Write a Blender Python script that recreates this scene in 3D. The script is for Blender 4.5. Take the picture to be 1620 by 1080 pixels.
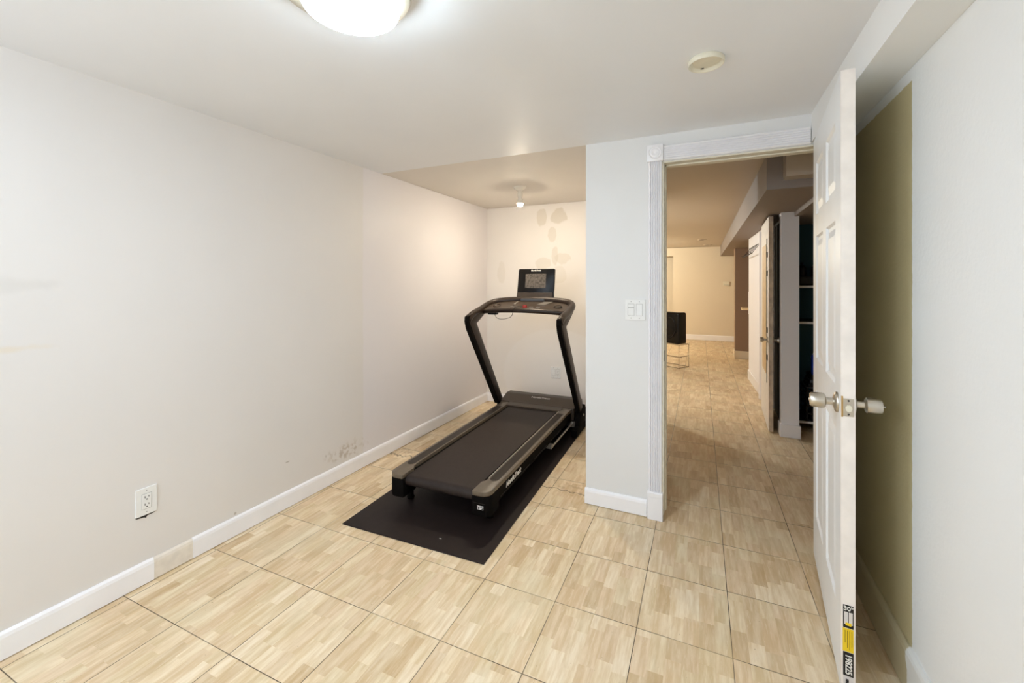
import bpy, bmesh, math, random
from mathutils import Vector, Matrix
for o in list(bpy.data.objects):
    bpy.data.objects.remove(o)
SC = bpy.context.scene
COL = SC.collection
R = math.radians
random.seed(7)

# ------------------------------------------------------------------ camera
cam_d = bpy.data.cameras.new('camera')
cam = bpy.data.objects.new('camera', cam_d)
COL.objects.link(cam)
cam_d.sensor_width = 36.0
cam_d.lens = 670.7 / 1620 * 36.0
cam_d.shift_y = -(540 - 447.5) / 1620
cam_d.clip_start = 0.02
cam.location = (0, 0, 1.34)
cam.rotation_euler = (R(90), 0, 0.4327)
SC.camera = cam

# ------------------------------------------------------------------ world, exposure
w = bpy.data.worlds.new('world')
w.use_nodes = True
w.node_tree.nodes['Background'].inputs[0].default_value = (0.8, 0.8, 0.85, 1)
w.node_tree.nodes['Background'].inputs[1].default_value = 0.0
SC.world = w
SC.view_settings.view_transform = 'Standard'
SC.view_settings.look = 'None'
SC.view_settings.gamma = 1
SC.view_settings.use_curve_mapping = False
SC.view_settings.exposure = 0.5
SC.cycles.max_bounces = 12
SC.cycles.diffuse_bounces = 8
SC.cycles.sample_clamp_indirect = 6

# ------------------------------------------------------------------ lamps
MAIN_EMIT = 72.0        # frosted lens of the round ceiling lamp
BULB_EMIT = 1850.0        # bare bulb in the alcove


def lamp(name, loc, power, col, size=0.12, spread=None):
    d = bpy.data.lights.new(name, 'AREA')
    d.shape = 'DISK'
    d.size = size
    d.energy = power
    d.color = col
    o = bpy.data.objects.new(name, d)
    COL.objects.link(o)
    o.location = loc
    return o


def point(name, loc, power, col, size=0.08):
    d = bpy.data.lights.new(name, 'POINT')
    d.shadow_soft_size = size
    d.energy = power
    d.color = col
    o = bpy.data.objects.new(name, d)
    COL.objects.link(o)
    o.location = loc
    return o


# ceiling lamps of the hall, both round the corner from the doorway, and an added fill light behind the camera
point('hall_lamp', (-1.6, 5.33, 2.02), 46, (0.88, 0.96, 1.0), 0.07)
point('hall_far_lamp', (-1.7, 9.2, 2.0), 76, (1.0, 0.91, 0.72), 0.07)
point('room_fill', (-1.62, -0.85, 1.85), 34, (0.715, 0.835, 0.98), 0.12)

# ------------------------------------------------------------------ key measures (metres)
XL, XR, XS = -2.282, 0.602, 0.4673      # left wall, right wall, soffit side
YP, YA, YB = 2.5394, 4.265, -1.5        # doorway wall, alcove end wall, wall behind the camera
H, ZS = 2.182, 2.04                     # ceiling, soffit underside
XP = -0.676                             # free end of the doorway wall

# ------------------------------------------------------------------ materials


def srgb(r, g, b):
    f = lambda c: (c / 255 / 12.92) if c / 255 <= 0.04045 else ((c / 255 + 0.055) / 1.055) ** 2.4
    return (f(r), f(g), f(b), 1)


class NT:
    def __init__(self, name):
        self.m = bpy.data.materials.new(name)
        self.m.use_nodes = True
        self.t = self.m.node_tree
        self.b = self.t.nodes['Principled BSDF']

    def n(self, typ, **kw):
        x = self.t.nodes.new(typ)
        for k, v in kw.items():
            setattr(x, k, v)
        return x

    def l(self, a, b):
        self.t.links.new(a, b)

    def put(self, sock, v):
        if isinstance(v, bpy.types.NodeSocket):
            self.l(v, sock)
        else:
            sock.default_value = v

    def math(self, op, a, b=None, c=None):
        x = self.n('ShaderNodeMath', operation=op)
        self.put(x.inputs[0], a)
        if b is not None:
            self.put(x.inputs[1], b)
        if c is not None:
            self.put(x.inputs[2], c)
        return x.outputs[0]

    def mix(self, f, a, b, mode='MIX'):
        x = self.n('ShaderNodeMix', data_type='RGBA', blend_type=mode)
        self.put(x.inputs[0], f)
        self.put(x.inputs[6], a)
        self.put(x.inputs[7], b)
        return x.outputs[2]

    def ramp(self, f, stops):
        x = self.n('ShaderNodeValToRGB')
        e = x.color_ramp.elements
        while len(e) < len(stops):
            e.new(0.5)
        for i, (p, c) in enumerate(stops):
            e[i].position = p
            e[i].color = c
        self.put(x.inputs[0], f)
        return x.outputs[0]

    def xyz(self):
        tc = self.n('ShaderNodeTexCoord')
        s = self.n('ShaderNodeSeparateXYZ')
        self.l(tc.outputs['Object'], s.inputs[0])
        return tc.outputs['Object'], s.outputs[0], s.outputs[1], s.outputs[2]

    def noise(self, vec, scale, detail=3.0, rough=0.5, sc3=None):
        if sc3:
            mp = self.n('ShaderNodeMapping')
            self.l(vec, mp.inputs[0])
            mp.inputs['Scale'].default_value = sc3
            vec = mp.outputs[0]
        x = self.n('ShaderNodeTexNoise')
        self.l(vec, x.inputs['Vector'])
        x.inputs['Scale'].default_value = scale
        x.inputs['Detail'].default_value = detail
        x.inputs['Roughness'].default_value = rough
        return x.outputs[0]

    def bump(self, h, strength, dist=0.01):
        x = self.n('ShaderNodeBump')
        x.inputs['Strength'].default_value = strength
        x.inputs['Distance'].default_value = dist
        self.l(h, x.inputs['Height'])
        self.l(x.outputs[0], self.b.inputs['Normal'])

    def smooth(self, v, lo, hi):
        x = self.n('ShaderNodeMapRange', interpolation_type='SMOOTHSTEP')
        self.put(x.inputs[0], v)
        x.inputs[1].default_value = lo
        x.inputs[2].default_value = hi
        return x.outputs[0]


def plain(name, col, rough=0.5, metal=0.0, spec=0.5, noise=0.06, nscale=30, bump=0.0, bscale=200, coat=0.0):
    t = NT(name)
    v, x, y, z = t.xyz()
    n = t.noise(v, nscale)
    k = t.smooth(n, 0.3, 0.7)
    d = tuple(c * (1 - noise) for c in col[:3]) + (1,)
    u = tuple(min(1, c * (1 + noise)) for c in col[:3]) + (1,)
    t.l(t.mix(k, d, u), t.b.inputs['Base Color'])
    t.b.inputs['Roughness'].default_value = rough
    t.b.inputs['Metallic'].default_value = metal
    t.b.inputs['Specular IOR Level'].default_value = spec
    t.b.inputs['Coat Weight'].default_value = coat
    if bump:
        t.bump(t.noise(v, bscale), bump, 0.002)
    return t.m


def emit(name, col, s):
    t = NT(name)
    t.b.inputs['Base Color'].default_value = col
    t.b.inputs['Emission Color'].default_value = col
    t.b.inputs['Emission Strength'].default_value = s
    return t.m


def blob(t, a, b, ca, cb, ra, rb, edge=0.12, wob=None):
    """1 inside a patch of radii ra, rb about (ca, cb), 0 outside."""
    da = t.math('DIVIDE', t.math('SUBTRACT', a, ca), ra)
    db = t.math('DIVIDE', t.math('SUBTRACT', b, cb), rb)
    d = t.math('SQRT', t.math('ADD', t.math('MULTIPLY', da, da), t.math('MULTIPLY', db, db)))
    if wob is not None:
        d = t.math('ADD', d, wob)
    return t.math('SUBTRACT', 1.0, t.smooth(d, 1 - edge, 1 + edge))


def wall_paint(name, col, rough=0.55, bump=0.08, bscale=120, patches=None, spec=0.4):
    t = NT(name)
    v, x, y, z = t.xyz()
    n = t.smooth(t.noise(v, 1.7, 4), 0.3, 0.7)
    c = t.mix(n, tuple(q * 0.975 for q in col[:3]) + (1,), col)
    if patches:
        c = patches(t, v, x, y, z, c)
    t.put(t.b.inputs['Base Color'], c)
    t.b.inputs['Roughness'].default_value = rough
    t.b.inputs['Specular IOR Level'].default_value = spec
    if bump:
        t.bump(t.noise(v, bscale, 2), bump, 0.002)
    return t.m


WHITE = srgb(236, 235, 232)


def left_patches(t, v, x, y, z, c):
    far = t.smooth(t.math('ADD', y, t.math('MULTIPLY', t.noise(v, 9), 0.02)), 2.355, 2.368)
    c = t.mix(far, c, srgb(229, 225, 226))
    nz = t.math('MULTIPLY', t.math('SUBTRACT', t.noise(v, 14, 5), 0.5), 2.2)
    # scuffed dirt above the skirting, a grey rub mark at eye height, small dabs
    dirt = t.math('MULTIPLY', t.math('MULTIPLY', blob(t, y, z, 2.2, 0.17, 0.15, 0.045, 0.6, nz), t.smooth(t.noise(v, 38, 4), 0.46, 0.62)), 0.55)
    c = t.mix(dirt, c, srgb(176, 160, 138))
    rub = t.math('MULTIPLY', blob(t, y, z, 0.62, 1.33, 0.12, 0.025, 0.6, nz), 0.2)
    c = t.mix(rub, c, srgb(190, 186, 178))
    rub2 = t.math('MULTIPLY', blob(t, y, z, 0.60, 1.10, 0.10, 0.012, 0.6, nz), 0.3)
    c = t.mix(rub2, c, srgb(225, 205, 165))
    for (a, b, ra, rb) in ((0.60, 0.46, 0.003, 0.0025), (0.60, 0.28, 0.003, 0.002), (0.585, 0.72, 0.0025, 0.0025), (2.02, 0.2, 0.003, 0.008), (1.74, 0.27, 0.014, 0.004), (1.43, 0.115, 0.006, 0.006)):
        c = t.mix(t.math('MULTIPLY', blob(t, y, z, a, b, ra, rb, 0.4, nz), 0.55), c, srgb(150, 138, 122))
    return c


def end_patches(t, v, x, y, z, c):
    nz = t.math('MULTIPLY', t.math('SUBTRACT', t.noise(v, 11, 3), 0.5), 1.0)
    for (a, b, ra, rb, k) in ((-1.62, 2.035, 0.055, 0.10, 0.5), (-1.43, 2.04, 0.09, 0.085, 0.55), (-1.50, 1.85, 0.045, 0.085, 0.4),
                              (-1.47, 1.63, 0.035, 0.10, 0.4), (-1.60, 1.55, 0.08, 0.07, 0.35), (-1.38, 1.60, 0.09, 0.06, 0.35),
                              (-1.43, 1.42, 0.09, 0.09, 0.22), (-2.1, 1.46, 0.05, 0.12, 0.2)):
        c = t.mix(t.math('MULTIPLY', blob(t, x, z, a, b, ra, rb, 0.10, nz), k), c, srgb(205, 196, 178))
    arch = t.math('SUBTRACT', blob(t, x, z, -1.45, 0.35, 0.62, 0.50, 0.03), 0.0)
    c = t.mix(t.math('MULTIPLY', arch, 0.35), c, srgb(240, 238, 236))
    return c


def right_patches(t, v, x, y, z, c):
    nz = t.math('MULTIPLY', t.math('SUBTRACT', t.noise(v, 30, 3), 0.5), 0.012)
    a = t.smooth(t.math('ADD', y, nz), 1.792, 1.796)
    b = t.math('SUBTRACT', 1.0, t.smooth(t.math('ADD', z, nz), 1.996, 2.0))
    k = t.math('MULTIPLY', a, b)
    return t.mix(k, c, srgb(196, 182, 140))


def right_board(t, v, x, y, z, c):
    nz = t.math('MULTIPLY', t.math('SUBTRACT', t.noise(v, 25, 3), 0.5), 0.03)
    a = t.smooth(t.math('ADD', t.math('ADD', y, nz), t.math('MULTIPLY', z, -0.12)), 1.775, 1.785)
    return t.mix(a, c, srgb(192, 180, 146))


M = {}
M['wall_left'] = wall_paint('paint_left', srgb(227, 223, 219), 0.44, 0.05, 90, left_patches, spec=0.3)
M['wall_end'] = wall_paint('paint_end', srgb(235, 230, 224), 0.5, 0.05, 90, end_patches)
M['wall_right'] = wall_paint('paint_right', srgb(240, 240, 238), 0.5, 0.35, 70, right_patches)
M['wall'] = wall_paint('paint_white', srgb(230, 230, 229), 0.5, 0.06)
M['ceiling'] = wall_paint('paint_ceiling', srgb(238, 239, 241), 0.5, 0.04)
M['ceiling_alcove'] = wall_paint('paint_ceiling_alcove', srgb(228, 222, 214), 0.75, 0.04, spec=0.15)
M['soffit'] = wall_paint('paint_soffit', srgb(242, 242, 240), 0.5, 0.04)
M['hall_wall'] = wall_paint('paint_hall', srgb(226, 214, 192), 0.6, 0.04)
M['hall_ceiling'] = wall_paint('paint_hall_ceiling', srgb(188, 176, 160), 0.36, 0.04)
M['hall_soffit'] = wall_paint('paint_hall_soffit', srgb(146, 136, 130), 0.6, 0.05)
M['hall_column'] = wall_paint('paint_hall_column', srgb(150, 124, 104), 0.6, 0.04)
M['hall_pale'] = wall_paint('paint_hall_pale', srgb(244, 242, 244), 0.6, 0.05)
M['teal'] = wall_paint('paint_teal', srgb(38, 84, 104), 0.6, 0.05)
M['dark'] = plain('void_shade', srgb(40, 36, 30), 0.8)  # dark paint standing in for the shade inside the hall door opening
M['trim'] = plain('trim_white', srgb(244, 243, 245), 0.32, noise=0.02, nscale=6)
M['trim_right'] = wall_paint('trim_right', srgb(230, 229, 225), 0.4, 0.0, 90, right_board)
M['trim_bare'] = plain('trim_bare', srgb(230, 222, 210), 0.6, noise=0.05)
M['jamb'] = plain('jamb_cream', srgb(222, 216, 198), 0.45, noise=0.05)
M['door'] = plain('door_white', srgb(240, 242, 243), 0.38, noise=0.02, nscale=5)
M['door_edge'] = plain('door_edge', srgb(240, 232, 224), 0.5, noise=0.05, nscale=15)
M['hall_door'] = plain('hall_door_white', srgb(226, 220, 212), 0.5, noise=0.05)
M['raw_edge'] = plain('raw_edge', srgb(214, 198, 178), 0.6, noise=0.2, nscale=12)
M['nickel'] = plain('satin_nickel', srgb(205, 198, 186), 0.28, 1.0, noise=0.03)
M['brass'] = plain('brass', srgb(196, 160, 100), 0.4, 1.0, noise=0.05)
M['plastic_white'] = plain('plastic_white', srgb(236, 236, 234), 0.35, noise=0.01)
M['plastic_ivory'] = plain('plastic_ivory', srgb(228, 222, 202), 0.4, noise=0.03)
M['slot'] = plain('slot_dark', srgb(35, 32, 30), 0.7)
M['gap'] = plain('gap_grey', srgb(150, 148, 144), 0.7)
M['black'] = plain('black_plastic', srgb(15, 13, 12), 0.42, noise=0.1, spec=0.22)
M['black_matte'] = plain('black_matte', srgb(17, 14, 12), 0.75, noise=0.1, spec=0.06)
M['black_gloss'] = plain('black_gloss', srgb(10, 8, 8), 0.3, noise=0.1, spec=0.25)
M['frame_black'] = plain('frame_black', srgb(12, 11, 10), 0.7, noise=0.1, spec=0.06)
M['upright'] = plain('upright_bronze_black', srgb(46, 34, 26), 0.4, 0.15, noise=0.06, spec=0.40)
M['rail'] = plain('rail_charcoal', srgb(104, 92, 77), 0.36, noise=0.05, bump=0.05, bscale=900, spec=0.40)
M['strip'] = plain('rail_strip', srgb(62, 54, 47), 0.5, noise=0.06, spec=0.30)
M['strip_shaded'] = plain('rail_strip_shaded', srgb(38, 30, 25), 0.4, noise=0.06, spec=0.30)  # left strip's angle shading put into the colour; also used for seams
M['belt'] = plain('belt_black', srgb(46, 37, 33), 0.55, noise=0.08, nscale=60, bump=0.12, bscale=1500, spec=0.25)
M['hood'] = plain('hood_charcoal', srgb(64, 53, 43), 0.4, noise=0.05, bump=0.04, bscale=900, spec=0.35)
M['silver'] = plain('silver_line', srgb(178, 172, 164), 0.3, 0.8)
M['edge_pale'] = plain('edge_pale', srgb(196, 188, 176), 0.5)
M['letter'] = plain('letter_white', srgb(236, 234, 228), 0.5, noise=0.0)
M['screen'] = plain('screen_glass', srgb(88, 82, 76), 0.12, noise=0.35, nscale=55, spec=0.40)
M['red'] = plain('red_plastic', srgb(190, 36, 26), 0.35)
M['mat'] = plain('mat_rubber', srgb(34, 25, 23), 0.5, noise=0.12, nscale=25, bump=0.1, bscale=600, spec=0.25)
M['chrome'] = plain('chrome_wire', srgb(170, 160, 148), 0.25, 1.0)
M['vinyl'] = plain('black_vinyl', srgb(7, 6, 8), 0.22, noise=0.1, spec=0.30)
M['wood_pale'] = plain('wood_pale', srgb(206, 176, 132), 0.5, noise=0.12, nscale=14)
M['sticker_black'] = plain('sticker_black', srgb(24, 24, 24), 0.4)
M['sticker_yellow'] = plain('sticker_yellow', srgb(240, 206, 36), 0.45)
M['print_brown'] = plain('print_brown', srgb(120, 100, 30), 0.5)
M['sticker_white'] = plain('sticker_white', srgb(222, 216, 212), 0.45)
M['shelf_white'] = plain('shelf_white', srgb(225, 222, 218), 0.4)
M['blue'] = plain('blue_plastic', srgb(30, 72, 190), 0.3)
M['item_black'] = plain('item_black', srgb(20, 20, 24), 0.4, spec=0.30)
M['item_grey'] = plain('item_grey', srgb(70, 72, 78), 0.5)
M['pan'] = plain('lamp_pan', srgb(196, 184, 164), 0.35, 0.6, spec=0.50)
M['lens'] = emit('lamp_lens', (0.715, 0.835, 0.98, 1), MAIN_EMIT)
M['ring'] = emit('lamp_ring', (0.72, 0.88, 1.0, 1), 26.0)
M['bulb'] = emit('bulb_glow', (1.0, 0.86, 0.66, 1), BULB_EMIT)
M['bulb_side'] = emit('bulb_side_glow', (1.0, 0.9, 0.74, 1), 16.0)
M['porcelain'] = plain('porcelain', srgb(232, 226, 214), 0.25, noise=0.02)


def floor_mat():
    t = NT('wood_look_tile')
    v, x, y, z = t.xyz()
    c, s = math.cos(0.0142), math.sin(0.0142)
    a = t.math('ADD', t.math('MULTIPLY', x, c), t.math('MULTIPLY', y, s))
    b = t.math('SUBTRACT', t.math('MULTIPLY', y, c), t.math('MULTIPLY', x, s))
    u = t.math('DIVIDE', t.math('ADD', a, 0.227), 0.3323)
    w_ = t.math('DIVIDE', t.math('SUBTRACT', b, 1.7034), 0.3601)
    iu, iw = t.math('FLOOR', u), t.math('FLOOR', w_)
    fu, fw = t.math('FRACT', u), t.math('FRACT', w_)

    def rnd(p, q, r):
        cx = t.n('ShaderNodeCombineXYZ')
        t.put(cx.inputs[0], p)
        t.put(cx.inputs[1], q)
        t.put(cx.inputs[2], r)
        wn = t.n('ShaderNodeTexWhiteNoise', noise_dimensions='3D')
        t.l(cx.outputs[0], wn.inputs[0])
        return wn.outputs['Value']
    strip = t.math('FLOOR', t.math('MULTIPLY', fu, 6.0))
    off = rnd(t.math('ADD', iu, 0.5), t.math('ADD', iw, 0.5), t.math('ADD', strip, 0.5))
    seg = t.math('FLOOR', t.math('ADD', t.math('MULTIPLY', fw, 2.1), t.math('MULTIPLY', off, 1.6)))
    tone = rnd(t.math('ADD', t.math('MULTIPLY', iu, 7.0), strip), t.math('ADD', iw, 0.5), t.math('ADD', seg, 0.5))
    col = t.ramp(tone, [(0.0, srgb(216, 194, 162)), (0.10, srgb(224, 206, 178)), (0.28, srgb(231, 212, 186)), (0.5, srgb(238, 222, 196)),
                        (0.68, srgb(230, 216, 188)), (0.85, srgb(242, 228, 204)), (1.0, srgb(244, 232, 212))])
    # grain runs along each strip
    cx = t.n('ShaderNodeCombineXYZ')
    t.put(cx.inputs[0], t.math('ADD', t.math('MULTIPLY', a, 46.0), t.math('MULTIPLY', tone, 40.0)))
    t.put(cx.inputs[1], t.math('MULTIPLY', b, 5.0))
    t.put(cx.inputs[2], tone)
    g = t.noise(cx.outputs[0], 1.0, 5, 0.62)
    col = t.mix(t.smooth(g, 0.34, 0.70), t.mix(1.0, col, srgb(234, 224, 206), 'MULTIPLY'), col)
    g2 = t.noise(v, 5.0, 5, 0.6, (5, 1.1, 1))
    col = t.mix(t.math('MULTIPLY', t.smooth(g2, 0.5, 0.78), 0.34), col, srgb(196, 178, 138))
    g3 = t.noise(v, 3.0, 4, 0.6, (4, 1.2, 1))
    col = t.mix(t.math('MULTIPLY', t.smooth(g3, 0.54, 0.75), 0.35), col, srgb(244, 236, 214))
    g5 = t.noise(v, 14.0, 6, 0.7, (7, 0.8, 1))
    col = t.mix(t.math('MULTIPLY', t.smooth(g5, 0.56, 0.68), 0.30), col, srgb(206, 182, 146))
    col = t.mix(t.math('MULTIPLY', t.smooth(g5, 0.44, 0.34), 0.30), col, srgb(248, 240, 222))
    g6 = t.noise(v, 2.2, 3)
    col = t.mix(t.math('MULTIPLY', t.smooth(g6, 0.52, 0.7), 0.30), col, srgb(214, 208, 180))
    g4 = t.noise(v, 85, 2)
    col = t.mix(t.math('MULTIPLY', t.smooth(g4, 0.72, 0.78), 0.55), col, srgb(150, 124, 90))
    # grout
    du = t.math('MULTIPLY', t.math('MINIMUM', fu, t.math('SUBTRACT', 1.0, fu)), 0.3323)
    dw = t.math('MULTIPLY', t.math('MINIMUM', fw, t.math('SUBTRACT', 1.0, fw)), 0.3601)
    d = t.math('MINIMUM', du, dw)
    gr = t.math('SUBTRACT', 1.0, t.smooth(d, 0.0007, 0.0021))
    br = t.smooth(t.noise(v, 3.2, 3), 0.25, 0.52)
    gr = t.math('MULTIPLY', gr, t.math('ADD', t.math('MULTIPLY', br, 0.75), 0.25))
    # broken seam across the mouth of the alcove
    wob = t.math('MULTIPLY', t.math('SUBTRACT', t.noise(v, 16, 4), 0.5), 0.14)
    sd = t.math('ABSOLUTE', t.math('ADD', t.math('SUBTRACT', y, 2.63), wob))
    sm = t.math('MULTIPLY', t.math('SUBTRACT', 1.0, t.smooth(sd, 0.002, 0.008)), t.math('SUBTRACT', 1.0, t.smooth(x, -0.70, -0.66)))
    chip = t.math('MULTIPLY', t.math('SUBTRACT', 1.0, t.smooth(t.math('ABSOLUTE', t.math('SUBTRACT', y, 2.68)), 0.03, 0.12)), t.smooth(t.noise(v, 22, 4), 0.52, 0.6))
    chip = t.math('MULTIPLY', chip, t.math('SUBTRACT', 1.0, t.smooth(x, -0.70, -0.66)))
    col = t.mix(t.math('MULTIPLY', chip, 0.45), col, srgb(178, 152, 116))
    gr = t.math('MAXIMUM', gr, t.math('MULTIPLY', sm, 0.75))
    col = t.mix(gr, col, srgb(74, 58, 42))
    col = t.mix(1.0, col, srgb(252, 248, 241), 'MULTIPLY')
    t.l(col, t.b.inputs['Base Color'])
    t.put(t.b.inputs['Roughness'], t.math('ADD', t.math('MULTIPLY', g, 0.15), 0.34))
    t.b.inputs['Specular IOR Level'].default_value = 0.35
    t.bump(t.math('SUBTRACT', t.math('MULTIPLY', g, 0.15), gr), 0.25, 0.003)
    return t.m


M['floor'] = floor_mat()

# ------------------------------------------------------------------ mesh helpers


def bx(bm, x0, x1, y0, y1, z0, z1, bev=0.0, seg=2):
    r = bmesh.ops.create_cube(bm, size=1)
    vs = r['verts']
    for v in vs:
        v.co = Vector((x0 + (v.co.x + 0.5) * (x1 - x0), y0 + (v.co.y + 0.5) * (y1 - y0), z0 + (v.co.z + 0.5) * (z1 - z0)))
    if bev:
        es = list({e for v in vs for e in v.link_edges})
        bmesh.ops.bevel(bm, geom=es, offset=bev, segments=seg, affect='EDGES', profile=0.5)
    return vs


def prism(bm, pts, axis, a, b, bev=0.0, seg=2):
    """Extrude polygon pts along an axis ('x': pts are y,z; 'y': x,z; 'z': x,y) from a to b."""
    def P(p, t):
        return {'x': (t, p[0], p[1]), 'y': (p[0], t, p[1]), 'z': (p[0], p[1], t)}[axis]
    va = [bm.verts.new(P(p, a)) for p in pts]
    vb = [bm.verts.new(P(p, b)) for p in pts]
    n = len(pts)
    fs = [bm.faces.new(va), bm.faces.new(vb)]
    for i in range(n):
        fs.append(bm.faces.new((va[i], va[(i + 1) % n], vb[(i + 1) % n], vb[i])))
    bmesh.ops.recalc_face_normals(bm, faces=fs)
    if bev:
        es = list({e for v in va + vb for e in v.link_edges})
        bmesh.ops.bevel(bm, geom=es, offset=bev, segments=seg, affect='EDGES', profile=0.5)


def lathe(bm, prof, n=40, M4=None):
    """Revolve (radius, height) points about z, then transform."""
    M4 = M4 or Matrix()
    rings = []
    for r, h in prof:
        if r < 1e-6:
            rings.append([bm.verts.new(M4 @ Vector((0, 0, h)))])
        else:
            rings.append([bm.verts.new(M4 @ Vector((r * math.cos(2 * math.pi * i / n), r * math.sin(2 * math.pi * i / n), h))) for i in range(n)])
    fs = []
    for A, B in zip(rings, rings[1:]):
        for i in range(n):
            j = (i + 1) % n
            if len(A) == 1 and len(B) == 1:
                continue
            if len(A) == 1:
                fs.append(bm.faces.new((A[0], B[i], B[j])))
            elif len(B) == 1:
                fs.append(bm.faces.new((A[i], A[j], B[0])))
            else:
                fs.append(bm.faces.new((A[i], A[j], B[j], B[i])))
    bmesh.ops.recalc_face_normals(bm, faces=fs)


def tube(bm, pts, r, n=10, closed=False, rx=None):
    """Sweep a round (or elliptical: r across, rx up) section along pts."""
    pts = [Vector(p) for p in pts]
    m = len(pts)
    rings = []
    up0 = Vector((0, 0, 1))
    for i, p in enumerate(pts):
        a = pts[(i - 1) % m] if (i or closed) else p
        b = pts[(i + 1) % m] if (i < m - 1 or closed) else p
        d = (b - a).normalized()
        up = up0 if abs(d.dot(up0)) < 0.95 else Vector((0, 1, 0))
        s = d.cross(up).normalized()
        q = s.cross(d).normalized()
        rings.append([bm.verts.new(p + s * (r * math.cos(2 * math.pi * k / n)) + q * ((rx or r) * math.sin(2 * math.pi * k / n))) for k in range(n)])
    fs = []
    rng = range(m) if closed else range(m - 1)
    for i in rng:
        A, B = rings[i], rings[(i + 1) % m]
        for k in range(n):
            fs.append(bm.faces.new((A[k], A[(k + 1) % n], B[(k + 1) % n], B[k])))
    if not closed:
        fs.append(bm.faces.new(rings[0]))
        fs.append(bm.faces.new(list(reversed(rings[-1]))))
    bmesh.ops.recalc_face_normals(bm, faces=fs)


def spline(ctrl, n=8):
    """Catmull-Rom through control points."""
    P = [Vector(c) for c in ctrl]
    P = [P[0] * 2 - P[1]] + P + [P[-1] * 2 - P[-2]]
    out = []
    for i in range(1, len(P) - 2):
        for k in range(n):
            t = k / n
            p0, p1, p2, p3 = P[i - 1:i + 3]
            out.append(0.5 * ((2 * p1) + (p2 - p0) * t + (2 * p0 - 5 * p1 + 4 * p2 - p3) * t * t + (3 * p1 - p0 - 3 * p2 + p3) * t ** 3))
    out.append(P[-2])
    return out


def link(name, bm, mat, parent=None, smooth=False, mat4=None):
    if mat4 is not None:
        bmesh.ops.transform(bm, matrix=mat4, verts=bm.verts)
    me = bpy.data.meshes.new(name)
    bm.to_mesh(me)
    bm.free()
    me.materials.append(mat)
    if smooth:
        for p in me.polygons:
            p.use_smooth = True
        try:
            me.set_sharp_from_angle(angle=R(38))
        except Exception:
            pass
    o = bpy.data.objects.new(name, me)
    COL.objects.link(o)
    if parent:
        o.parent = parent
    return o


def B():
    return bmesh.new()


def thing(name, label, cat, loc=(0, 0, 0), rz=0.0, group=None):
    o = bpy.data.objects.new(name, None)
    COL.objects.link(o)
    o.location = loc
    o.rotation_euler = (0, 0, rz)
    o.empty_display_size = 0.05
    tag(o, label, cat, group)
    return o


def tag(o, label, cat, group=None, kind=None):
    o['label'] = label
    o['category'] = cat
    if group:
        o['group'] = group
    if kind:
        o['kind'] = kind
    return o


def struct(name, bm, mat, label, cat, parent=None, smooth=False):
    return tag(link(name, bm, mat, parent, smooth), label, cat, kind='structure')


def sbox(name, mat, label, cat, *d, bev=0.0):
    bm = B()
    bx(bm, *d, bev=bev)
    return struct(name, bm, mat, label, cat)


def text(body, size, mat, parent, M4, name='lettering', shear=0.0, extrude=0.0006, bold=0.0, sx=1.0):
    cu = bpy.data.curves.new('txt', 'FONT')
    cu.body = body
    cu.size = size
    cu.align_x = 'CENTER'
    cu.align_y = 'CENTER'
    cu.shear = shear
    cu.extrude = extrude
    cu.offset = bold
    t = bpy.data.objects.new('txt', cu)
    COL.objects.link(t)
    bpy.context.view_layer.update()
    me = bpy.data.meshes.new_from_object(t.evaluated_get(bpy.context.evaluated_depsgraph_get()))
    bpy.data.objects.remove(t)
    me.transform(M4 @ Matrix.Diagonal((sx, 1, 1, 1)))
    me.materials.clear()
    me.materials.append(mat)
    me.name = name
    o = bpy.data.objects.new(name, me)
    COL.objects.link(o)
    o.parent = parent
    return o


def frame(o, x, y, z):
    """Matrix with origin o and axes x, y, z."""
    m = Matrix((x, y, z)).transposed().to_4x4()
    m.translation = Vector(o)
    return m


# ------------------------------------------------------------------ the room
sbox('floor', M['floor'], 'wood-look square floor tiles with thin dark joints', 'floor', -4.0, 2.2, YB - 0.15, 12.2, -0.12, 0.0)
sbox('ceiling', M['ceiling'], 'white painted ceiling of the front room', 'ceiling', XL - 0.12, XR + 0.12, YB - 0.12, YP + 0.005, H, H + 0.12)
sbox('ceiling_alcove', M['ceiling_alcove'], 'warm lit ceiling of the alcove above the treadmill', 'ceiling', XL - 0.12, XP + 0.12, YP + 0.005, YA + 0.20, H + 0.002, H + 0.12)
bm = B()
bx(bm, XL - 0.14, XL, YB - 0.12, YA, 0, H)
struct('wall_left', bm, M['wall_left'], 'long bare off-white wall with scuffs and an outlet', 'wall')
sbox('wall_right', M['wall_right'], 'textured white wall with an unpainted olive patch behind the door', 'wall', XR, XR + 0.14, YB - 0.12, YP + 0.12, 0, H)
sbox('wall_back', M['wall'], 'white wall closing the front room behind the viewpoint', 'wall', XL, XR, YB - 0.12, YB, 0, H)
sbox('wall_alcove', M['wall_end'], 'patchy cream end wall of the alcove behind the treadmill', 'wall', -3.9, XP + 0.12, YA, YA + 0.22, 0, H)
sbox('wall_alcove_side', M['wall_end'], 'side wall dividing the alcove from the hall', 'wall', XP, XP + 0.12, YP + 0.12, YA, 0, H)
bm = B()
bx(bm, XP, -0.2355, YP, YP + 0.12, 0, H)
bx(bm, -0.2355, 0.515, YP, YP + 0.12, 2.024, H)
bx(bm, 0.515, XR, YP, YP + 0.12, 0, H)
struct('wall_front', bm, M['wall'], 'white partition wall with the light switch and the doorway', 'wall')
sbox('soffit', M['soffit'], 'long boxed soffit along the top of the right wall', 'soffit', XS, XR, YB, YP, ZS, H)


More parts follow.
